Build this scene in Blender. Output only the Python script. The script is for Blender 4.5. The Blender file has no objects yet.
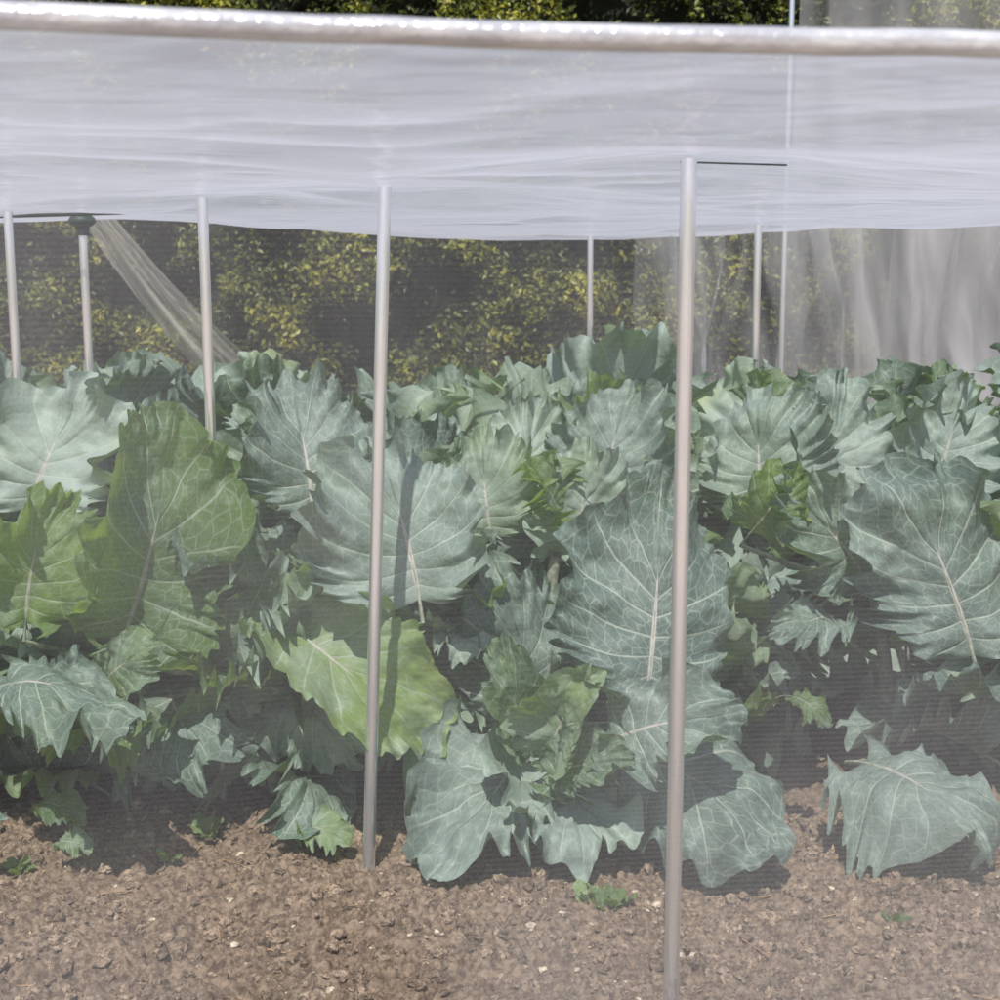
import bpy, math, random
import numpy as np
from mathutils import Vector
random.seed(7); R=np.random.RandomState(11)
scene=bpy.context.scene
D2R=math.radians
# ---------------------------------------------------------------- helpers
def smooth(t): return t*t*(3-2*t)
_tab=R.rand(256,256)
def vn(x,y):
    x=np.asarray(x,float);y=np.asarray(y,float)
    xi=np.floor(x).astype(int);yi=np.floor(y).astype(int)
    fx=smooth(x-xi);fy=smooth(y-yi)
    a=_tab[xi%256,yi%256];b=_tab[(xi+1)%256,yi%256];c=_tab[xi%256,(yi+1)%256];d=_tab[(xi+1)%256,(yi+1)%256]
    return (a*(1-fx)+b*fx)*(1-fy)+(c*(1-fx)+d*fx)*fy*1.0-0.5
def fbm(x,y,o=4):
    s=0;a=1
    for i in range(o):
        s=s+a*vn(x*2**i+17.3*i,y*2**i+5.1*i);a*=.5
    return s
class MB:
    def __init__(s): s.v=[];s.q=[];s.c=[];s.r=[];s.n=0;s.mi=[]
    def add(s,v,q,c=None,r=0.0,mi=0):
        s.v.append(v);s.q.append(q+s.n);s.n+=len(v)
        s.c.append(np.zeros((len(v),3)) if c is None else c)
        s.r.append(np.full(len(v),r) if np.isscalar(r) else r);s.mi.append(np.full(len(q),mi))
    def build(s,name,mats,sm=True):
        me=bpy.data.meshes.new(name);V=np.concatenate(s.v).astype(np.float32)
        k=s.q[0].shape[1];Q=np.concatenate(s.q).astype(np.int32)
        me.vertices.add(len(V));me.vertices.foreach_set('co',V.ravel())
        me.loops.add(Q.size);me.loops.foreach_set('vertex_index',Q.ravel())
        me.polygons.add(len(Q));me.polygons.foreach_set('loop_start',np.arange(len(Q),dtype=np.int32)*k)
        me.polygons.foreach_set('loop_total',np.full(len(Q),k,dtype=np.int32))
        me.polygons.foreach_set('material_index',np.concatenate(s.mi).astype(np.int32))
        me.polygons.foreach_set('use_smooth',np.full(len(Q),sm))
        for m in mats: me.materials.append(m)
        a=me.attributes.new('leafc','FLOAT_VECTOR','POINT');a.data.foreach_set('vector',np.concatenate(s.c).astype(np.float32).ravel())
        a=me.attributes.new('rnd','FLOAT','POINT');a.data.foreach_set('value',np.concatenate(s.r).astype(np.float32))
        me.update();me.validate()
        ob=bpy.data.objects.new(name,me);scene.collection.objects.link(ob);return ob
def gridq(nr,nc):
    i=np.arange(nr-1)[:,None]*nc+np.arange(nc-1)[None,:]
    return np.stack([i,i+1,i+nc+1,i+nc],-1).reshape(-1,4)
def tube(pts,rad,seg=16):
    pts=np.asarray(pts,float);n=len(pts);rad=np.broadcast_to(rad,(n,))
    T=np.gradient(pts,axis=0);T/=np.linalg.norm(T,axis=1)[:,None]+1e-9
    ref=np.array([0.13,0.21,1.0]) if abs(T[0,2])<.8 else np.array([1.0,.1,.05])
    A=np.cross(T,ref);A/=np.linalg.norm(A,axis=1)[:,None];B=np.cross(T,A)
    th=np.linspace(0,2*np.pi,seg+1)
    v=pts[:,None]+rad[:,None,None]*(A[:,None]*np.cos(th)[None,:,None]+B[:,None]*np.sin(th)[None,:,None])
    return v.reshape(-1,3),gridq(n,seg+1)
# ---------------------------------------------------------------- materials
class NT:
    def __init__(s,name):
        s.m=bpy.data.materials.new(name);s.m.use_nodes=True;s.t=s.m.node_tree;s.t.nodes.clear()
        s.out=s.n('ShaderNodeOutputMaterial')
    def n(s,ty,**k):
        x=s.t.nodes.new(ty)
        for a,b in k.items(): setattr(x,a,b)
        return x
    def l(s,a,b): s.t.links.new(a,b)
    def put(s,inp,v):
        if hasattr(v,'is_output') or hasattr(v,'links'): s.l(v,inp)
        else: inp.default_value=v
    def math(s,op,a,b=0.0,c=None,clamp=False):
        x=s.n('ShaderNodeMath',operation=op,use_clamp=clamp);s.put(x.inputs[0],a);s.put(x.inputs[1],b)
        if c is not None: s.put(x.inputs[2],c)
        return x.outputs[0]
    def mr(s,v,a,b,c=0.0,d=1.0):
        x=s.n('ShaderNodeMapRange',interpolation_type='SMOOTHSTEP');s.put(x.inputs[0],v);s.put(x.inputs[1],a);s.put(x.inputs[2],b);s.put(x.inputs[3],c);s.put(x.inputs[4],d);return x.outputs[0]
    def mix(s,f,a,b,bt='MIX'):
        x=s.n('ShaderNodeMix',data_type='RGBA',blend_type=bt);s.put(x.inputs[0],f);s.put(x.inputs[6],a);s.put(x.inputs[7],b);return x.outputs[2]
    def noise(s,vec,scale,det=3,rough=.5):
        x=s.n('ShaderNodeTexNoise');s.l(vec,x.inputs['Vector']);x.inputs['Scale'].default_value=scale;x.inputs['Detail'].default_value=det;x.inputs['Roughness'].default_value=rough;return x.outputs['Fac']
    def mapv(s,vec,sc):
        x=s.n('ShaderNodeMapping');s.l(vec,x.inputs[0]);x.inputs['Scale'].default_value=sc;return x.outputs[0]
    def bump(s,h,st,dist):
        x=s.n('ShaderNodeBump');s.l(h,x.inputs['Height']);x.inputs['Strength'].default_value=st;x.inputs['Distance'].default_value=dist;return x.outputs[0]
def c4(*a): return (*a,1.0)
NV=7.0
def leaf_mat():
    t=NT('leaf_surface')
    at=t.n('ShaderNodeAttribute',attribute_name='leafc');sp=t.n('ShaderNodeSeparateXYZ');t.l(at.outputs['Vector'],sp.inputs[0])
    rn=t.n('ShaderNodeAttribute',attribute_name='rnd').outputs['Fac']
    u,s,tone=sp.outputs;au=t.math('ABSOLUTE',u)
    geo=t.n('ShaderNodeNewGeometry');pos=geo.outputs['Position']
    f=t.math('FRACT',t.math('MULTIPLY',s,NV));d=t.math('MINIMUM',f,t.math('SUBTRACT',1.0,f))
    wid=t.math('MULTIPLY_ADD',au,-.042,.064)
    m2=t.math('MULTIPLY',t.mr(d,t.math('MULTIPLY',wid,.3),wid,1,0),t.mr(au,.75,1.0,1,0.2))
    mw=t.math('MULTIPLY_ADD',s,-.030,.044)
    m1=t.mr(au,t.math('MULTIPLY',mw,.4),mw,1,0)
    cx=t.n('ShaderNodeCombineXYZ');t.l(t.math('MULTIPLY',u,6.5),cx.inputs[0]);t.l(t.math('MULTIPLY_ADD',au,-4.0,t.math('MULTIPLY',s,18.0)),cx.inputs[1])
    vo=t.n('ShaderNodeTexVoronoi',feature='DISTANCE_TO_EDGE',voronoi_dimensions='2D');t.l(cx.outputs[0],vo.inputs['Vector']);vo.inputs['Scale'].default_value=1.0
    m3=t.mr(vo.outputs['Distance'],.01,.075,1,0)
    vo2=t.n('ShaderNodeTexVoronoi',feature='DISTANCE_TO_EDGE',voronoi_dimensions='2D');t.l(cx.outputs[0],vo2.inputs['Vector']);vo2.inputs['Scale'].default_value=3.1
    m4=t.mr(vo2.outputs['Distance'],.0,.12,1,0)
    vein=t.math('MAXIMUM',t.math('MAXIMUM',t.math('MULTIPLY',m1,.95),t.math('MULTIPLY',m2,.66)),t.math('MAXIMUM',t.math('MULTIPLY',m3,.36),t.math('MULTIPLY',m4,.15)))
    nn=t.noise(pos,60,1)
    gl=t.mix(rn,c4(.080,.140,.118),c4(.400,.500,.450))
    gr=t.mix(rn,c4(.060,.130,.024),c4(.26,.40,.09))
    base=t.mix(tone,gl,gr)
    base=t.mix(t.mr(nn,.4,.7,0,.12),base,c4(.42,.50,.47))
    ye=t.math('MULTIPLY',t.mr(rn,.85,1.0),t.mr(au,.6,1.0,0,.5))
    base=t.mix(ye,base,c4(.42,.48,.18))
    vc=t.mix(t.mr(au,.0,.10,1,0),c4(.54,.61,.51),c4(.65,.59,.56))
    col=t.mix(vein,base,vc)
    nrm=t.bump(nn,.42,.006)
    p=t.n('ShaderNodeBsdfPrincipled');t.l(col,p.inputs['Base Color']);t.l(nrm,p.inputs['Normal'])
    p.inputs['Roughness'].default_value=.54;p.inputs['Specular IOR Level'].default_value=.42
    tr=t.n('ShaderNodeBsdfTranslucent');t.l(t.mix(vein,t.mix(tone,c4(.17,.34,.06),c4(.48,.70,.06)),c4(.5,.65,.2)),tr.inputs['Color'])
    mx=t.n('ShaderNodeMixShader');t.l(t.math('MULTIPLY_ADD',tone,.26,.17),mx.inputs[0]);t.l(p.outputs[0],mx.inputs[1]);t.l(tr.outputs[0],mx.inputs[2])
    t.l(mx.outputs[0],t.out.inputs[0]);return t.m
def simple(name,col,rough=.6,metal=0,scale=20,var=.3,bump=.3,bd=.003,spec=.5):
    t=NT(name);geo=t.n('ShaderNodeNewGeometry');pos=geo.outputs['Position']
    n=t.noise(pos,scale,2,.6)
    a=c4(*[x*(1-var) for x in col]);b=c4(*[min(1,x*(1+var)) for x in col])
    p=t.n('ShaderNodeBsdfPrincipled');t.l(t.mix(t.mr(n,.3,.7),a,b),p.inputs['Base Color'])
    p.inputs['Roughness'].default_value=rough;p.inputs['Metallic'].default_value=metal;p.inputs['Specular IOR Level'].default_value=spec
    if bump>0: t.l(t.bump(n,bump,bd),p.inputs['Normal'])
    t.l(p.outputs[0],t.out.inputs[0]);return t.m
def net_mat(name,lines=False,col=(.86,.87,.95),tl_w=.5,gloss=.06,cmin=.1,gr=.3,crinkle=0):
    """woven mesh: thread coverage a stored per vertex; the slanted path through a weave covers 1-(1-a)^(1/cos)"""
    t=NT(name);geo=t.n('ShaderNodeNewGeometry');pos=geo.outputs['Position']
    a=t.n('ShaderNodeAttribute',attribute_name='rnd').outputs['Fac']
    if lines:
        sp=t.n('ShaderNodeSeparateXYZ');t.l(pos,sp.inputs[0])
        w=t.math('SINE',t.math('MULTIPLY',sp.outputs[2],2*math.pi/.0042))
        a=t.math('MULTIPLY',a,t.math('MULTIPLY_ADD',w,.5,1.0))
    dot=t.n('ShaderNodeVectorMath',operation='DOT_PRODUCT');t.l(geo.outputs['Normal'],dot.inputs[0]);t.l(geo.outputs['Incoming'],dot.inputs[1])
    cs=t.math('MAXIMUM',t.math('ABSOLUTE',dot.outputs['Value']),cmin)
    op=t.math('SUBTRACT',1.0,t.math('POWER',t.math('SUBTRACT',1.0,a),t.math('DIVIDE',1.0,cs)),clamp=True)
    df=t.n('ShaderNodeBsdfDiffuse');df.inputs[0].default_value=c4(*col)
    tl=t.n('ShaderNodeBsdfTranslucent');tl.inputs[0].default_value=c4(*col)
    m0=t.n('ShaderNodeMixShader');m0.inputs[0].default_value=tl_w;t.l(df.outputs[0],m0.inputs[1]);t.l(tl.outputs[0],m0.inputs[2])
    last=m0
    if gloss>0:
        gl=t.n('ShaderNodeBsdfGlossy');gl.inputs[0].default_value=c4(.9,.9,.95);gl.inputs['Roughness'].default_value=gr
        if crinkle>0:
            nb=t.bump(t.noise(t.mapv(pos,(2.6,5,4)),1.0,3,.55),crinkle,.07);t.l(nb,gl.inputs['Normal']);t.l(nb,tl.inputs['Normal']);t.l(nb,df.inputs['Normal'])
        m1=t.n('ShaderNodeMixShader');m1.inputs[0].default_value=gloss;t.l(m0.outputs[0],m1.inputs[1]);t.l(gl.outputs[0],m1.inputs[2]);last=m1
    tp=t.n('ShaderNodeBsdfTransparent')
    mx=t.n('ShaderNodeMixShader');t.l(op,mx.inputs[0]);t.l(tp.outputs[0],mx.inputs[1]);t.l(last.outputs[0],mx.inputs[2])
    t.l(mx.outputs[0],t.out.inputs[0]);return t.m
def soil_mat(name,dark,light,sc=60):
    t=NT(name);geo=t.n('ShaderNodeNewGeometry');pos=geo.outputs['Position']
    b=t.noise(pos,sc,3,.7);rn=t.n('ShaderNodeAttribute',attribute_name='rnd').outputs['Fac']
    col=t.mix(t.mr(b,.3,.7),c4(*dark),c4(*light))
    hs=t.n('ShaderNodeHueSaturation');t.l(col,hs.inputs['Color']);t.l(t.math('MULTIPLY_ADD',rn,.8,.6),hs.inputs['Value'])
    p=t.n('ShaderNodeBsdfPrincipled');t.l(hs.outputs[0],p.inputs['Base Color']);p.inputs['Roughness'].default_value=.95;p.inputs['Specular IOR Level'].default_value=.2
    t.l(t.bump(b,.9,.006),p.inputs['Normal']);t.l(p.outputs[0],t.out.inputs[0]);return t.m
LEAF=leaf_mat()
STEM=simple('leaf_stalk',(.36,.40,.31),.45,0,60,.3,0)
SOIL=soil_mat('soil',(.110,.078,.056),(.35,.265,.19))
CLOD=soil_mat('soil_clod',(.115,.082,.058),(.44,.335,.245),120)
STONE=simple('flint_pebble',(.62,.53,.40),.6,0,90,.35,.4)
def alu():
    t=NT('aluminium');geo=t.n('ShaderNodeNewGeometry');pos=geo.outputs['Position']
    n=t.noise(t.mapv(pos,(90,90,9)),1.0,2,.6)
    p=t.n('ShaderNodeBsdfPrincipled');t.l(t.mix(t.mr(n,.3,.7),c4(.78,.81,.88),c4(.93,.96,1.0)),p.inputs['Base Color'])
    p.inputs['Metallic'].default_value=1;t.l(t.mr(n,.2,.8,.06,.14),p.inputs['Roughness'])
    g=t.n('ShaderNodeBsdfGlossy');g.inputs[0].default_value=c4(.94,.96,1.0);g.inputs['Roughness'].default_value=.56
    mx=t.n('ShaderNodeMixShader');mx.inputs[0].default_value=.45;t.l(p.outputs[0],mx.inputs[1]);t.l(g.outputs[0],mx.inputs[2])
    t.l(mx.outputs[0],t.out.inputs[0]);return t.m
ALU=alu()
HEDGEL=NT('hedge_leaf')
def hedge_leaf():
    t=HEDGEL;rn=t.n('ShaderNodeAttribute',attribute_name='rnd').outputs['Fac']
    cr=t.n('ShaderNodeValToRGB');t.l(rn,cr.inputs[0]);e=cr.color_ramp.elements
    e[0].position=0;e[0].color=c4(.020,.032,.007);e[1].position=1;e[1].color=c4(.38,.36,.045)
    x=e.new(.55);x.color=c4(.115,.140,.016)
    p=t.n('ShaderNodeBsdfPrincipled');t.l(cr.outputs[0],p.inputs['Base Color']);p.inputs['Roughness'].default_value=.45
    tr=t.n('ShaderNodeBsdfTranslucent');t.l(cr.outputs[0],tr.inputs[0])
    mx=t.n('ShaderNodeMixShader');mx.inputs[0].default_value=.25;t.l(p.outputs[0],mx.inputs[1]);t.l(tr.outputs[0],mx.inputs[2]);t.l(mx.outputs[0],t.out.inputs[0])
hedge_leaf();HEDGEL=HEDGEL.m
HCORE=simple('hedge_dark_backing',(.012,.016,.006),.9,0,12,.4,0)  # near-black backing behind the leaves: shade of the gaps given as colour
# ---------------------------------------------------------------- leaf generator
TK=np.array([0,.1,.22,.38,.55,.72,.88,1.0]);LK=np.array([.40,.66,.86,.97,1.0,.99,.95,.90])
def cs(x,xk,yk):
    f=np.interp(x,xk,yk);e=.03
    return (np.interp(np.clip(x-e,0,1),xk,yk)+2*f+np.interp(np.clip(x+e,0,1),xk,yk))/4
def leaf(mb,base,tip,hw,nrm,bend=.8,tone=0.,ruf=1.0,cup=0.0,pet=.12,res=(110,19),twist=0.0):
    base=np.array(base,float);tip=np.array(tip,float);L=np.linalg.norm(tip-base)
    Y=(tip-base)/L;N=np.array(nrm,float);N-=Y*N.dot(Y);N/=np.linalg.norm(N)+1e-9;X=np.cross(Y,N)
    nr,nh=res;s=np.linspace(0,1,nr);u=np.sign(np.linspace(-1,1,2*nh+1))*np.abs(np.linspace(-1,1,2*nh+1))**.75
    S,U=np.meshgrid(s,u,indexing='ij');A=np.abs(U);side=np.sign(U)
    o=random.random()*200;swp=random.uniform(-.16,.16);asy=random.uniform(-.14,.14)
    t=1-(1-S)**1.1
    th=D2R(118)*(1-t**1.65)
    lat=cs(t,TK,LK)*hw
    tipl=.46*L;w3=smooth(np.clip(t,0,1))**2.2;lat=lat*(1-w3)*(1+asy*side)+tipl*w3
    lat=lat*(1+.09*np.sin(np.pi*np.clip((t-.45)/.55,0,1)))
    sof=o+side*37
    fade=smooth(np.clip((1-S)/.10,0,1))
    tipf=1-.35*smooth(np.clip((S-.5)/.4,0,1))
    ph=S*3.0+1.5*vn(S*3+sof,sof+20)
    ph2=S*9+3.4*vn(S*4+sof,sof+71)
    lob=np.abs(np.sin(np.pi*ph2))**.6
    lob2=np.abs(np.sin(np.pi*(ph2*2.6+o)))**.6
    edge=1+A**3*fade*(.17*vn(S*3.5+sof,sof)+.055*(lob-.6)*(.3+1.4*(vn(S*6+sof,sof+90)+.5))+.024*(lob2-.6))
    ell=lat*edge
    thp=th*(1-.16*A)+.16*A*fade*vn(S*4+sof,A*1.5+o)
    x=side*ell*A*np.sin(thp);y=t*.54*L+ell*A*np.cos(thp)
    k=hw*ruf
    amp=k*(.06+.30*(vn(S*4+sof,sof+40)+.5))*fade*tipf
    amp2=k*(.02+.22*(vn(S*6+sof,sof+55)+.5))*fade*tipf
    sn=np.sin(2*np.pi*ph);sn2=np.sin(2*np.pi*ph2)
    z=A**2.4*amp*sn+A**4.5*amp2*sn2+A**10*.40*amp2*np.sin(2*np.pi*ph2*2.3+o)
    roll=A**6*fade*k*(.18*np.clip(sn,0,1)+.07*np.clip(sn2,0,1))
    x=x-side*roll*np.sin(thp);y=y-roll*np.cos(thp);z=z+roll*.3
    z+=.030*hw*np.abs(np.sin(np.pi*(NV*S)))**.6*np.sin(np.pi*np.clip(A,0,1)**.7)
    z+=hw*(.60*fbm(x/hw*1.2+o,y/hw*1.2,2)+.16*fbm(x/hw*4.0+o,y/hw*4.0+3,2)+.045*vn(x/hw*11+o,y/hw*11))*A**.6
    z+=cup*x*x/hw
    z+=.10*hw*A
    wobx=fbm(x/hw*2+o+50,y/hw*2,2)
    x=x+swp*y*np.abs(y)/L
    tw=twist*(y/L);x,z=x*np.cos(tw)-z*np.sin(tw),x*np.sin(tw)+z*np.cos(tw)
    yy=np.linspace(-.9,1.7,261);phi=bend*(.5-np.clip(yy,-.35,1.5));dy=yy[1]-yy[0]
    cy=np.cumsum(np.cos(phi))*dy*L;cz=np.cumsum(np.sin(phi))*dy*L
    i0=np.argmin(abs(yy));cy-=cy[i0];cz-=cz[i0]
    def place(x,y,z):
        yn=y/L;p=np.interp(yn,yy,phi);Cy=np.interp(yn,yy,cy);Cz=np.interp(yn,yy,cz)
        Yc=Cy-z*np.sin(p);Zc=Cz+z*np.cos(p)
        return base+x[...,None]*X+Yc[...,None]*Y+Zc[...,None]*N
    V=place(x,y,z)
    tn=np.clip(tone+.6*wobx*(.3+tone),0,1)
    C=np.stack([U,S+.035*wobx*A,tn],-1)
    rv=np.clip(random.uniform(.08,.85)+.30*fbm(x/hw*1.6+o+9,y/hw*1.6+30,2),0,1)
    mb.add(V.reshape(-1,3),gridq(nr,2*nh+1),C.reshape(-1,3),rv.ravel(),0)
    yr=np.linspace(-pet,.54*L,24);zr=np.where(yr<0,0,-.001)
    xm=swp*yr*np.abs(yr)/L*(yr>0);tw=twist*(yr/L)*(yr>0);xm,zr=xm*np.cos(tw)-zr*np.sin(tw),xm*np.sin(tw)+zr*np.cos(tw)
    pts=place(xm,yr,zr);rr=np.interp(yr/L,[-.3,0,.35,.55],[.018,.0125,.005,.0014])*L*.8
    v,q=tube(pts,rr,7);mb.add(v,q,np.tile([[0.,0.,0.]],(len(v),1)),.5,1)
    return pts[0]
def stem(mb,x,y,h,r=.016):
    n=14;z=np.linspace(-.03,h,n);px=x+.02*np.sin(z*9+x*7);py=y+.02*np.cos(z*8+y)
    v,q=tube(np.stack([px,py,z],1),np.linspace(r*1.2,r*.8,n),10);mb.add(v,q,None,.5,1)
def generic(x,y,H,n=17,res=(64,12),seed=0,Lk=1.0,low=False):
    random.seed(seed);mb=MB();stem(mb,x,y,H*.60)
    a0=random.random()*6.28
    for i in range(n):
        k=i/(n-1);az=a0+i*2.39996+random.uniform(-.25,.25)
        h=H*(.10+.50*k)
        el=D2R(np.interp(k,[0,.3,.7,1],[0,26,52,80])+random.uniform(-9,9))
        L=np.interp(k,[0,.4,.8,1],[.30,.36,.34,.26])*random.uniform(.78,1.15)*Lk
        d=np.array([math.cos(az)*math.cos(el),math.sin(az)*math.cos(el),math.sin(el)])
        pe=.10*Lk
        b=np.array([x,y,h])+d*pe*.9
        tp=b+d*L
        nn=np.array([-math.cos(az)*math.sin(el),-math.sin(az)*math.sin(el),math.cos(el)])+np.array([random.uniform(-.35,.35),random.uniform(-.35,.35),0])
        if tp[2]>H*1.08: tp[2]=H*1.08
        r=random.random();to=random.uniform(0,.2) if r<.68 else random.uniform(.3,1 if y<3.4 else .7)
        leaf(mb,b,tp,L*random.uniform(.44,.58),nn,random.uniform(.3,1.0),to,random.uniform(.8,1.4),random.uniform(-.4,.6),pe,res,random.uniform(-.6,.6))
    return mb
# ---------------------------------------------------------------- plants
plants=[]
F={}
def P(k): return F.setdefault(k,MB())
hero=[
 ('c',(.285,2.62,.35),(.335,2.78,.775),.190,(.10,-1,.35),.35,0,.9,-.3),
 ('c',(.20,2.58,.265),(.46,2.52,.36),.11,(0,-.6,.7),.8,0,1.1,0),
 ('c',(.086,2.92,.17),(.02,2.95,.57),.17,(.1,-1,.3),.3,.05,.9,0),
 ('c',(.06,2.68,.22),(-.038,2.64,.45),.065,(.4,-1,.2),.7,.5,1.5,1.2),
 ('c',(.087,2.64,.21),(.175,2.58,.43),.07,(-.5,-1,.2),.6,.5,1.5,1.2),
 ('c',(.10,2.60,.19),(.26,2.50,.27),.07,(0,-.7,.7),1.0,.4,1.4,0),
 ('c',(.06,2.76,.19),(-.07,2.42,.05),.18,(-.1,-.5,.85),.8,0,1.0,.3),
 ('c',(.10,2.74,.17),(.17,2.43,.05),.16,(.15,-.5,.85),.9,0,1.0,.3),
 ('c',(.24,2.72,.19),(.575,2.48,.08),.145,(.1,-.6,.8),1.1,0,.9,-.5),
 ('b',(-.165,2.80,.50),(-.225,2.95,.83),.205,(.0,-.9,.55),.7,0,1.1,.5),
 ('b',(-.51,2.86,.48),(-.115,2.70,.19),.11,(.35,-.8,.5),.5,.75,1.2,.6),  # green tone paints light shining through the leaf
 ('b',(-.40,2.95,.66),(-.45,3.15,.92),.17,(.1,-.8,.6),1.0,0,1.2,.4),
 ('b',(-.12,2.88,.42),(-.02,2.84,.36),.07,(0,-.5,.8),.9,0,1.2,0),
 ('b',(-.45,2.92,.30),(-.30,2.80,.12),.15,(0,-.8,.5),.9,.1,1.0,0),
 ('a',(-.77,2.80,.43),(-.625,2.88,.885),.175,(.45,-1,.1),.5,.8,1.2,.7),  # high tone: backlit yellow-green glow put into the leaf colour
 ('a',(-1.05,3.1,.64),(-.96,3.2,.93),.205,(.1,-.7,.7),.7,0,1.0,.4),
 ('a',(-.945,2.72,.48),(-.93,2.78,.75),.13,(.3,-1,.2),.6,.85,1.3,.8),  # backlit look painted by the green tone
 ('a',(-.98,2.58,.36),(-.62,2.46,.345),.09,(0,-.45,.9),1.5,.1,1.2,-.3),
 ('a',(-.76,2.62,.38),(-.62,2.56,.47),.07,(.2,-.8,.5),1.3,.6,1.3,0),
 ('a',(-.66,2.9,.30),(-.36,2.84,.46),.15,(.2,-.9,.4),.6,.4,1.0,0),
 ('a',(-.85,2.85,.20),(-.92,2.70,.40),.15,(-.2,-.9,.5),.9,0,1.0,0),
 ('a',(-.72,2.92,.30),(-.60,2.72,.10),.15,(0,-.8,.5),.9,.1,1.0,0),
 ('d',(.99,2.85,.37),(.86,2.95,.80),.205,(-.2,-.85,.45),.5,0,1.1,-.5),
 ('d',(.74,2.75,.17),(.93,2.46,.06),.15,(.1,-.5,.85),1.1,0,1.0,-.5),
 ('d',(.80,3.0,.50),(.62,3.02,.74),.15,(-.1,-.9,.4),.7,.15,1.1,.6),
 ('d',(.72,2.95,.42),(.56,2.80,.40),.07,(0,-.6,.8),1.2,.1,1.3,0),
 ('d',(.55,3.02,.60),(.66,2.98,.75),.10,(0,-.9,.4),.8,.85,1.3,.3),
 ('e',(.12,3.0,.66),(.04,2.93,.76),.095,(0,-.7,.7),1.0,.9,1.4,0),
 ('e',(.24,3.25,.64),(.29,3.35,.90),.17,(0,-.75,.65),.8,0,1.1,.5),
 ('e',(.06,3.2,.62),(.06,3.33,.88),.16,(-.1,-.75,.65),.9,.1,1.2,-.3),
 ('e',(-.02,3.1,.58),(-.06,3.2,.80),.14,(-.1,-.75,.65),1.0,.3,1.2,.4),
 ('e',(.18,3.05,.56),(.17,3.08,.80),.13,(.1,-.9,.5),.8,.15,1.2,.6),
 ('f',(.62,3.28,.62),(.58,3.36,.90),.17,(-.1,-.8,.6),.9,.1,1.1,.4),
 ('f',(.78,3.30,.64),(.84,3.42,.90),.17,(.1,-.8,.6),.9,0,1.1,.4),
 ('f',(1.02,3.25,.66),(1.10,3.35,.92),.17,(.1,-.8,.6),.8,0,1.1,.4),
]
random.seed(4)
SP={'a':(-.80,3.02),'b':(-.33,3.05),'c':(.13,3.0),'d':(.88,3.15),'e':(.14,3.3),'f':(.80,3.5)}
for h in hero:
    k,b,tp,hw,nn,be,to,ru,cu=h
    mb=P(k);p0=leaf(mb,b,tp,hw,nn,be,to,ru*1.1,cu,.05,(210,28),random.uniform(-.35,.35))
    sx,sy=SP[k];q0=np.array([sx,sy,max(.05,min(.5,p0[2]-.12))])
    m=(p0+q0)/2+np.array([0,0,-.02]);tt=np.linspace(0,1,10)[:,None]
    pts=(1-tt)**2*q0+2*tt*(1-tt)*m+tt**2*p0
    v,q=tube(pts,np.linspace(.009,.005,10),8);mb.add(v,q,None,.5,1)
for k,(sx,sy) in SP.items(): stem(P(k),sx,sy,.55)
for k in 'abcdef': plants.append((F[k],))
spec=[(-1.15,2.92,.56),(-.50,3.0,.56),(-.08,3.10,.55),(.38,3.18,.54),(1.15,3.05,.62),(-.85,2.98,.48),
      (-.98,3.36,.80),(-.55,3.42,.84),(-.22,3.40,.74),(.32,3.46,.80),(.62,3.52,.78),(1.02,3.46,.82),
      (-1.45,3.2,.8),(1.5,3.2,.78),
      (-1.5,3.85,.84),(-1.05,3.9,.86),(-.65,3.95,.85),(-.2,3.9,.80),(.25,4.0,.82),(.72,3.95,.84),(1.15,3.9,.84),(1.6,3.9,.84),
      (-1.7,4.5,.84),(-1.2,4.55,.86),(-.7,4.5,.80),(-.2,4.6,.76),(.37,4.45,.96),(.85,4.5,.82),(1.4,4.5,.84),(1.9,4.5,.8)]
for i,(x,y,H) in enumerate(spec):
    plants.append((generic(x,y,H,n=16 if y<3.6 else 10,res=(110,15) if y<3.6 else (80,12),seed=300+i,Lk=(.95 if H<.65 else 1.05) if y<3.6 else 1.35),))
for i,(mb,) in enumerate(plants):
    mb.build('cabbage_plant',[LEAF,STEM])
random.seed(21)
for (x,y,n,l,to) in [(-.93,2.56,6,.035,1),(.20,2.40,12,.04,1),(-.66,2.62,3,.03,1),(.70,2.35,4,.025,1),(.17,2.42,9,.04,.9),(-.60,2.75,5,.05,.9)]:
    mb=MB()
    for i in range(n):
        az=i*2.4;el=D2R(random.uniform(25,75));d=np.array([math.cos(az)*math.cos(el),math.sin(az)*math.cos(el),math.sin(el)])
        b=np.array([x,y,.006])+d*.012+np.array([random.uniform(-1,1),random.uniform(-1,1),0])*.02*(n>8)
        leaf(mb,b,b+d*l*random.uniform(.7,1.2),l*.28,(-d[0]*.5,-d[1]*.5-.3,1),.8,to,1,0,.015,(20,5))
    mb.build('weed_seedling',[LEAF,STEM])
mb=MB()
for b,tp,hw,to in [((-.40,2.70,.05),(-.29,2.62,.04),.05,.6),((-.93,2.70,.10),(-.80,2.62,.09),.035,.8),((-.86,2.6,.06),(-.78,2.56,.055),.03,.5),((-.99,2.5,.13),(-.92,2.5,.14),.03,.1),((.60,2.78,.30),(.67,2.72,.25),.035,.8)]:
    leaf(mb,b,tp,hw,(0,-.5,.9),1.2,to,1.4,0,.05,(60,12))
mb.build('fallen_leaf',[LEAF,STEM])
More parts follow.
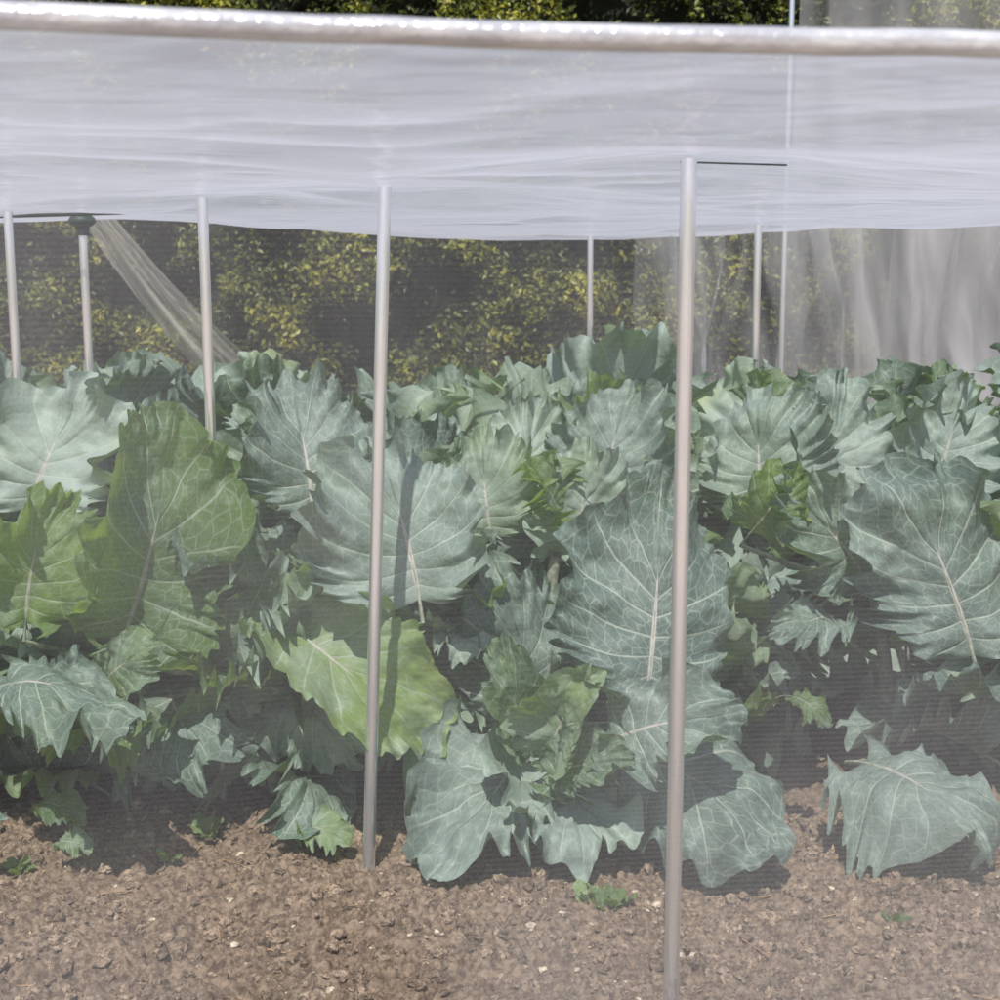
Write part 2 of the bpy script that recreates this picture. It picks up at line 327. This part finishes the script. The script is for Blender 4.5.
# ---------------------------------------------------------------- ground
def dens(lo,a,b,hi,st):
    k=np.arange(a,b,st);l=-np.geomspace(.03,a-lo,26)[::-1]+a;h=b+np.geomspace(.03,hi-b,26)
    return np.concatenate([l,k,h])
gx=dens(-90,-1.15,1.15,90,.0042);gy=dens(-60,2.05,3.0,120,.0042)
GX,GY=np.meshgrid(gx,gy,indexing='xy')
def gz(x,y):
    m=np.exp(-np.clip(np.abs(x)-2.5,0,None))*np.exp(-np.clip(y-5.5,0,None))*np.exp(-np.clip(1.2-y,0,None))
    return (.040*fbm(x*2.2+40,y*2.2+40,3)+.020*fbm(x*14+3,y*14+3,3)+.024*np.abs(fbm(x*38,y*38,3))+.013*fbm(x*110,y*110,2))*m
GZ=gz(GX,GY)
gr_=.45+1.3*smooth(np.clip((.6-GY)/1.0,0,1))  # unseen ground behind the camera made paler to brighten pole reflections and bounce
mb=MB();mb.add(np.stack([GX,GY,GZ],-1).reshape(-1,3),gridq(len(gy),len(gx)),None,gr_.ravel());mb.build('ground',[SOIL])
def ico(sub):
    import bmesh
    bm=bmesh.new();bmesh.ops.create_icosphere(bm,subdivisions=sub,radius=1);v=np.array([x.co[:] for x in bm.verts]);f=np.array([[y.index for y in x.verts] for x in bm.faces]);bm.free();return v,f
iv,fi=ico(2)
def scatter(name,n,rng,mat,smin,smax,flat,pw,sm,seed,jit=.13):
    rr=np.random.RandomState(seed);mb=MB()
    for i in range(n):
        x=rr.uniform(rng[0],rng[1]);y=rng[2]+(rng[3]-rng[2])*rr.rand()
        s=smin+(smax-smin)*rr.rand()**pw
        d=1+.5*(np.sin(iv@rr.normal(size=3)*2.3+rr.rand()*6)*.5+np.sin(iv@rr.normal(size=3)*4+rr.rand()*6)*.35)+rr.uniform(-jit,jit,len(iv))
        v=iv*d[:,None]*s*rr.uniform(.6,1.3,size=3)*np.array([1,1,flat])
        a=rr.rand()*6.28;c,q=math.cos(a),math.sin(a);v=v@np.array([[c,-q,0],[q,c,0],[0,0,1]])
        v=v+np.array([x,y,float(gz(x,y))+s*flat*.10])
        mb.add(v,fi,None,rr.rand())
    return mb.build(name,[mat],sm)
scatter('soil_clods',10000,(-1.15,1.15,2.0,2.9),CLOD,.0012,.015,.85,6.5,False,1,.24)
scatter('pebbles',240,(-1.15,1.15,2.0,2.85),STONE,.0025,.009,.6,2.4,False,2)
mb=MB();rr=np.random.RandomState(5)
for i in range(45):
    x=rr.uniform(-1.1,1.1);y=rr.uniform(2.0,2.8);a=rr.rand()*6.28;l=rr.uniform(.01,.04)
    p0=np.array([x,y,float(gz(x,y))+.008]);p=np.array([p0+np.array([math.cos(a),math.sin(a),.15])*l*k for k in (-1,-.3,.4,1)])
    v,q=tube(p,.0013,5);mb.add(v,q,None,rr.rand())
mb.build('straw',[simple('straw_dry',(.42,.27,.15),.7)])
# ---------------------------------------------------------------- poles
def pole(b,t,r=.0120):
    mb=MB();b=np.array(b,float);t=np.array(t,float);n=12
    pts=b+(t-b)*np.linspace(0,1,n)[:,None];v,q=tube(pts,r,32);mb.add(v,q,None,0)
    v,q=tube(np.array([t-(t-b)*.03,t]),r*.82,32);mb.add(v,q,None,0)
    th=np.linspace(0,2*np.pi,33);ring=np.stack([np.cos(th),np.sin(th),0*th],1)
    v=np.concatenate([t+ring*r,t+ring*r*.82]);mb.add(v,gridq(2,33),None,0)
    return mb.build('support_pole',[ALU])
pole((.269,2.06,-.1),(.270,2.05,1.314))
pole((-.259,2.58,-.1),(-.211,2.62,1.312))
PT=[(.27,2.05),(-.211,2.62),(-.61,2.93),(-1.09,3.72),(-1.2,3.48),(.75,4.14),(.33,5.2)]
for x,y in PT[2:]: pole((x+.006,y,-.1),(x,y,1.312),.0108)
# ---------------------------------------------------------------- netting cage
def tubeY(x): return np.interp(x,[-2.6,-1.0,-.36,-.15,.1,.42,2.6],[.62,.86,.975,1.03,1.07,1.105,1.16])
ZR=1.318;YB=5.6;XW=2.6
NETR=net_mat('net_roof_mesh',col=(.73,.76,.89),tl_w=.58,gloss=.25,cmin=.06,gr=.15,crinkle=.65)
NETF=net_mat('net_front_mesh',True,gloss=0,col=(.88,.89,.94))
NETB=net_mat('net_back_mesh',gloss=0)
NETD=net_mat('net_draped_mesh',gloss=0,col=(.82,.82,.85))
def cov(x,y,a0,a1,o=4): return a0+(a1-a0)*np.clip(fbm(x,y,o)*1.1+.5,0,1)
cage=bpy.data.objects.new('netting_cage',None);scene.collection.objects.link(cage)
def roofz(x,y):
    dm=np.full(np.shape(x),9.0)
    for px,py in PT+[(x0,y0) for x0 in (-2.0,2.0,1.5) for y0 in (2.2,3.4,4.6)]:
        dm=np.minimum(dm,np.hypot((x-px),(y-py)))
    edge=np.minimum(y-tubeY(x),YB-y+.35)
    e=np.clip(np.minimum(dm,edge)/.55,0,1.4)
    sag=.032*smooth(np.clip(e,0,1))
    w=.024*fbm(x*1.1+3+.5*y,y*1.5-.4*x,2)+.012*(.3-np.abs(fbm(x*3+3+y*2.4,y*3-x*2,2)))
    back=np.interp(x,[-2.6,-1.6,-1.1,-.6,0,.4,1.0,1.6,2.6],[.12,.11,.09,.04,.010,.010,.050,.085,.11])
    return ZR-.004-sag+w*np.clip(dm/.2,0,1)*np.clip(edge/.12,0,1)+back*smooth(np.clip((y-3.6)/1.6,0,1))
xs=np.linspace(-XW,XW,440);tt=np.linspace(0,1,460)
Xg,Tg=np.meshgrid(xs,tt,indexing='xy');Yg=tubeY(Xg)+(YB-tubeY(Xg))*Tg
ca=cov(Xg*1.3+Yg,Yg*1.6,.17,.28)+.13*np.exp(-(Yg-tubeY(Xg))/.45)
mb=MB();mb.add(np.stack([Xg,Yg,roofz(Xg,Yg)+.006],-1).reshape(-1,3),gridq(460,440),None,ca.ravel());o=mb.build('roof_net',[NETR]);o.parent=cage
zs=np.linspace(0,1,70);xs=np.linspace(-XW,XW,300);Xg,Tg=np.meshgrid(xs,zs,indexing='xy')
Yf=tubeY(Xg)-.012+.03*fbm(Xg*5,Tg*1.3,3)*(1-Tg)
ca=cov(Xg*4.5+Tg*1.5,Tg*2.6-Xg,.025,.175)+.06*np.clip(vn(Xg*22+Tg*5,Tg*1.5),0,1)  # uneven coverage stands in for sun glare patches and light streaks on the net
mb=MB();mb.add(np.stack([Xg,Yf,Tg*(ZR+.004)],-1).reshape(-1,3),gridq(70,300),None,ca.ravel());o=mb.build('front_net',[NETF]);o.parent=cage
def curtain(name,x0,x1,y,z0,z1,mat,amp,fr,nx,nz,sd,ztop,a0,a1,cf=6):
    xs=np.linspace(x0,x1,nx);X,T=np.meshgrid(xs,np.linspace(0,1,nz),indexing='xy')
    Y=y+amp*fbm(X*fr+sd+.8*T,T*1.2+sd,4)*(1.15-T*.7);zt=z1 if ztop is None else ztop(X);Z=z0+(zt-z0)*T
    X2=X+amp*.6*fbm(X*fr*1.3+sd+9,T*1.5,3)
    mb=MB();mb.add(np.stack([X2,Y,Z],-1).reshape(-1,3),gridq(nz,nx),None,cov(X*cf+T*2.2+sd,T*1.6+sd,a0,a1).ravel());o=mb.build(name,[mat]);return o
ztop=lambda X: roofz(X,0*X+YB)+.006
o=curtain('back_net',-XW,XW,YB,0,ZR,NETB,.05,3,300,40,4,ztop,.04,.11);o.parent=cage
o=curtain('back_net_drape',.55,XW,YB-.14,0,ZR,NETD,.26,5,500,50,8,ztop,.02,.68,11);o.parent=cage
def wr():
    t=NT('wrapped_net');geo=t.n('ShaderNodeNewGeometry');pos=geo.outputs['Position'];n=t.noise(t.mapv(pos,(9,60,60)),1,3,.7)
    p=t.n('ShaderNodeBsdfPrincipled');t.l(t.mix(t.mr(n,.35,.7),c4(.50,.51,.57),c4(.74,.75,.79)),p.inputs['Base Color']);p.inputs['Roughness'].default_value=.20
    p.inputs['Metallic'].default_value=.2
    t.l(t.bump(t.noise(pos,110,3),.5,.004),p.inputs['Normal']);t.l(p.outputs[0],t.out.inputs[0]);return t.m
xr=np.linspace(-XW,XW,500)
pts=np.stack([xr,tubeY(xr),ZR-.002+.0015*fbm(xr*9,xr*0,2)],1)
v,q=tube(pts,.0098+.0004*fbm(xr*20,xr*0+2,3),20);mb=MB();mb.add(v,q);o=mb.build('front_rail',[wr()]);o.parent=cage
DARK=simple('dark_green_plastic',(.015,.04,.035),.5,0,30,.3)
for a,b,r in [((-1.75,3.74,1.300),(-.80,3.55,1.318),.006),((.26,2.07,1.311),(.42,2.10,1.309),.0014),((.60,1.62,1.296),(.95,1.66,1.302),.004),((-.2,3.6,1.30),(.08,3.62,1.302),.004)]:
    v,q=tube(np.linspace(a,b,8),r,10);mb=MB();mb.add(v,q);o=mb.build('cross_cane',[DARK]);o.parent=cage
v=iv*np.array([.036,.036,.020])+np.array([-1.09,3.72,1.300]);mb=MB();mb.add(v,fi)
o=mb.build('pole_cap',[DARK])
th=np.linspace(0,1,5);v,q=tube(np.stack([0*th-1.088,0*th+3.72,1.262+.03*th],1),.016,20);mb=MB();mb.add(v,q);o2=mb.build('collar',[DARK]);o2.parent=o
a=np.array([-1.31,4.6,1.36]);b=np.array([-.90,4.95,.78]);T,Wd=np.meshgrid(np.linspace(0,1,60),np.linspace(-.5,.5,30),indexing='ij')
ctr=a+(b-a)*T[...,None]+np.array([0,0,-.03])*np.sin(np.pi*T)[...,None]
off=Wd*(.09+.10*T);Vv=ctr+off[...,None]*np.array([.75,0,.6])+np.array([0,1,0])*(.03*fbm(Wd*9+3*T,T*2,3))[...,None]
mb=MB();mb.add(Vv.reshape(-1,3),gridq(60,30),None,np.clip(cov(Wd*7,T*2,.30,.70)*(1.15-2.0*np.abs(Wd)**2),.02,1).ravel());o=mb.build('net_fold',[net_mat('net_fold_mesh',False,(.88,.84,.77),gloss=0)]);o.parent=cage
cage2=bpy.data.objects.new('tall_netting_cage',None);scene.collection.objects.link(cage2)
o=curtain('tall_front_net',1.27,4.2,6.3,0,2.9,NETD,.22,3,400,70,21,None,.10,.5);o.parent=cage2
o=pole((1.26,6.3,-.1),(1.26,6.3,2.92),.012);o.name='corner_post';o.parent=cage2
v,q=tube([(1.26,6.3,2.9),(2.7,6.3,2.9),(4.2,6.3,2.9)],.012,16);mb=MB();mb.add(v,q);o=mb.build('top_rail',[ALU]);o.parent=cage2
# ---------------------------------------------------------------- hedge
rr=np.random.RandomState(9)
n=170000
x=rr.uniform(-3.8,3.8,n);z=rr.uniform(.3,3.4,n)
cl=fbm(x*4.5+7,z*4.5+9,4)
keep=rr.rand(n)<np.clip(.62+cl*1.5,.06,1)
x=x[keep];z=z[keep];cl=cl[keep];n=len(x)
dep=rr.rand(n)**1.6*.22
y=7.15-.28*cl+dep
size=rr.uniform(.008,.017,n)
N=rr.normal(size=(n,3))*.8+np.array([-.2,-.8,.6]);N/=np.linalg.norm(N,axis=1)[:,None]
A=np.cross(N,rr.normal(size=(n,3)));A/=np.linalg.norm(A,axis=1)[:,None];B=np.cross(N,A)
c=np.stack([x,y,z],1);s=size[:,None]
V=np.stack([c-A*s*1.4,c-B*s*.7+N*s*.15,c+A*s*1.4,c+B*s*.7+N*s*.15],1).reshape(-1,3)
Q=np.arange(4*n).reshape(-1,4)
rv=np.clip(.46+.9*cl-1.2*dep+rr.normal(size=n)*.16,0,1)  # recessed leaves darker: shade of the gaps painted into the leaf colour
mb=MB();mb.add(V,Q,None,np.repeat(rv,4),0)
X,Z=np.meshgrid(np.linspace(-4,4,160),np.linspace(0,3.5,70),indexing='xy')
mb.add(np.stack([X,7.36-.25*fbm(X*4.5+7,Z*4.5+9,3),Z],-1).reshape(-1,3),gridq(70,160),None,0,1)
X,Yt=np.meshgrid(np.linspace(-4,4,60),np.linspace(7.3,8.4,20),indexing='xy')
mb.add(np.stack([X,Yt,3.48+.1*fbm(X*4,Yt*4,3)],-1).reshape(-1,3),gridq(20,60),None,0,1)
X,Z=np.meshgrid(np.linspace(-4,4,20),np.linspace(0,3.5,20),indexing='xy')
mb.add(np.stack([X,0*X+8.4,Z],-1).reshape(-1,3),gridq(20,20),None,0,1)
mb.build('hedge',[HEDGEL,HCORE],False)
# ---------------------------------------------------------------- light, world, camera
sd=Vector((-.065,-.54,.79)).normalized()
L=bpy.data.lights.new('sun','SUN');L.energy=5.0;L.angle=D2R(.5);L.color=(1,.95,.88)
so=bpy.data.objects.new('sun',L);scene.collection.objects.link(so);so.rotation_euler=(-sd).to_track_quat('-Z','Y').to_euler()
w=bpy.data.worlds.new('World');scene.world=w;w.use_nodes=True;nt=w.node_tree
sk=nt.nodes.new('ShaderNodeTexSky');sk.sky_type='NISHITA';sk.sun_disc=False;sk.sun_elevation=math.asin(sd.z);sk.sun_rotation=math.atan2(sd.x,sd.y)
bg=nt.nodes['Background'];nt.links.new(sk.outputs[0],bg.inputs[0]);bg.inputs[1].default_value=.09
scene.view_settings.view_transform='Standard';scene.view_settings.look='None';scene.view_settings.exposure=0
cd=bpy.data.cameras.new('camera');cd.lens=50.4;cd.sensor_width=36;cd.clip_start=.05;cd.clip_end=400
cd.dof.use_dof=True;cd.dof.focus_distance=2.75;cd.dof.aperture_fstop=8
co=bpy.data.objects.new('camera',cd);scene.collection.objects.link(co);co.location=(0,0,1.137);co.rotation_euler=(D2R(90-8.77),0,0)
scene.camera=co
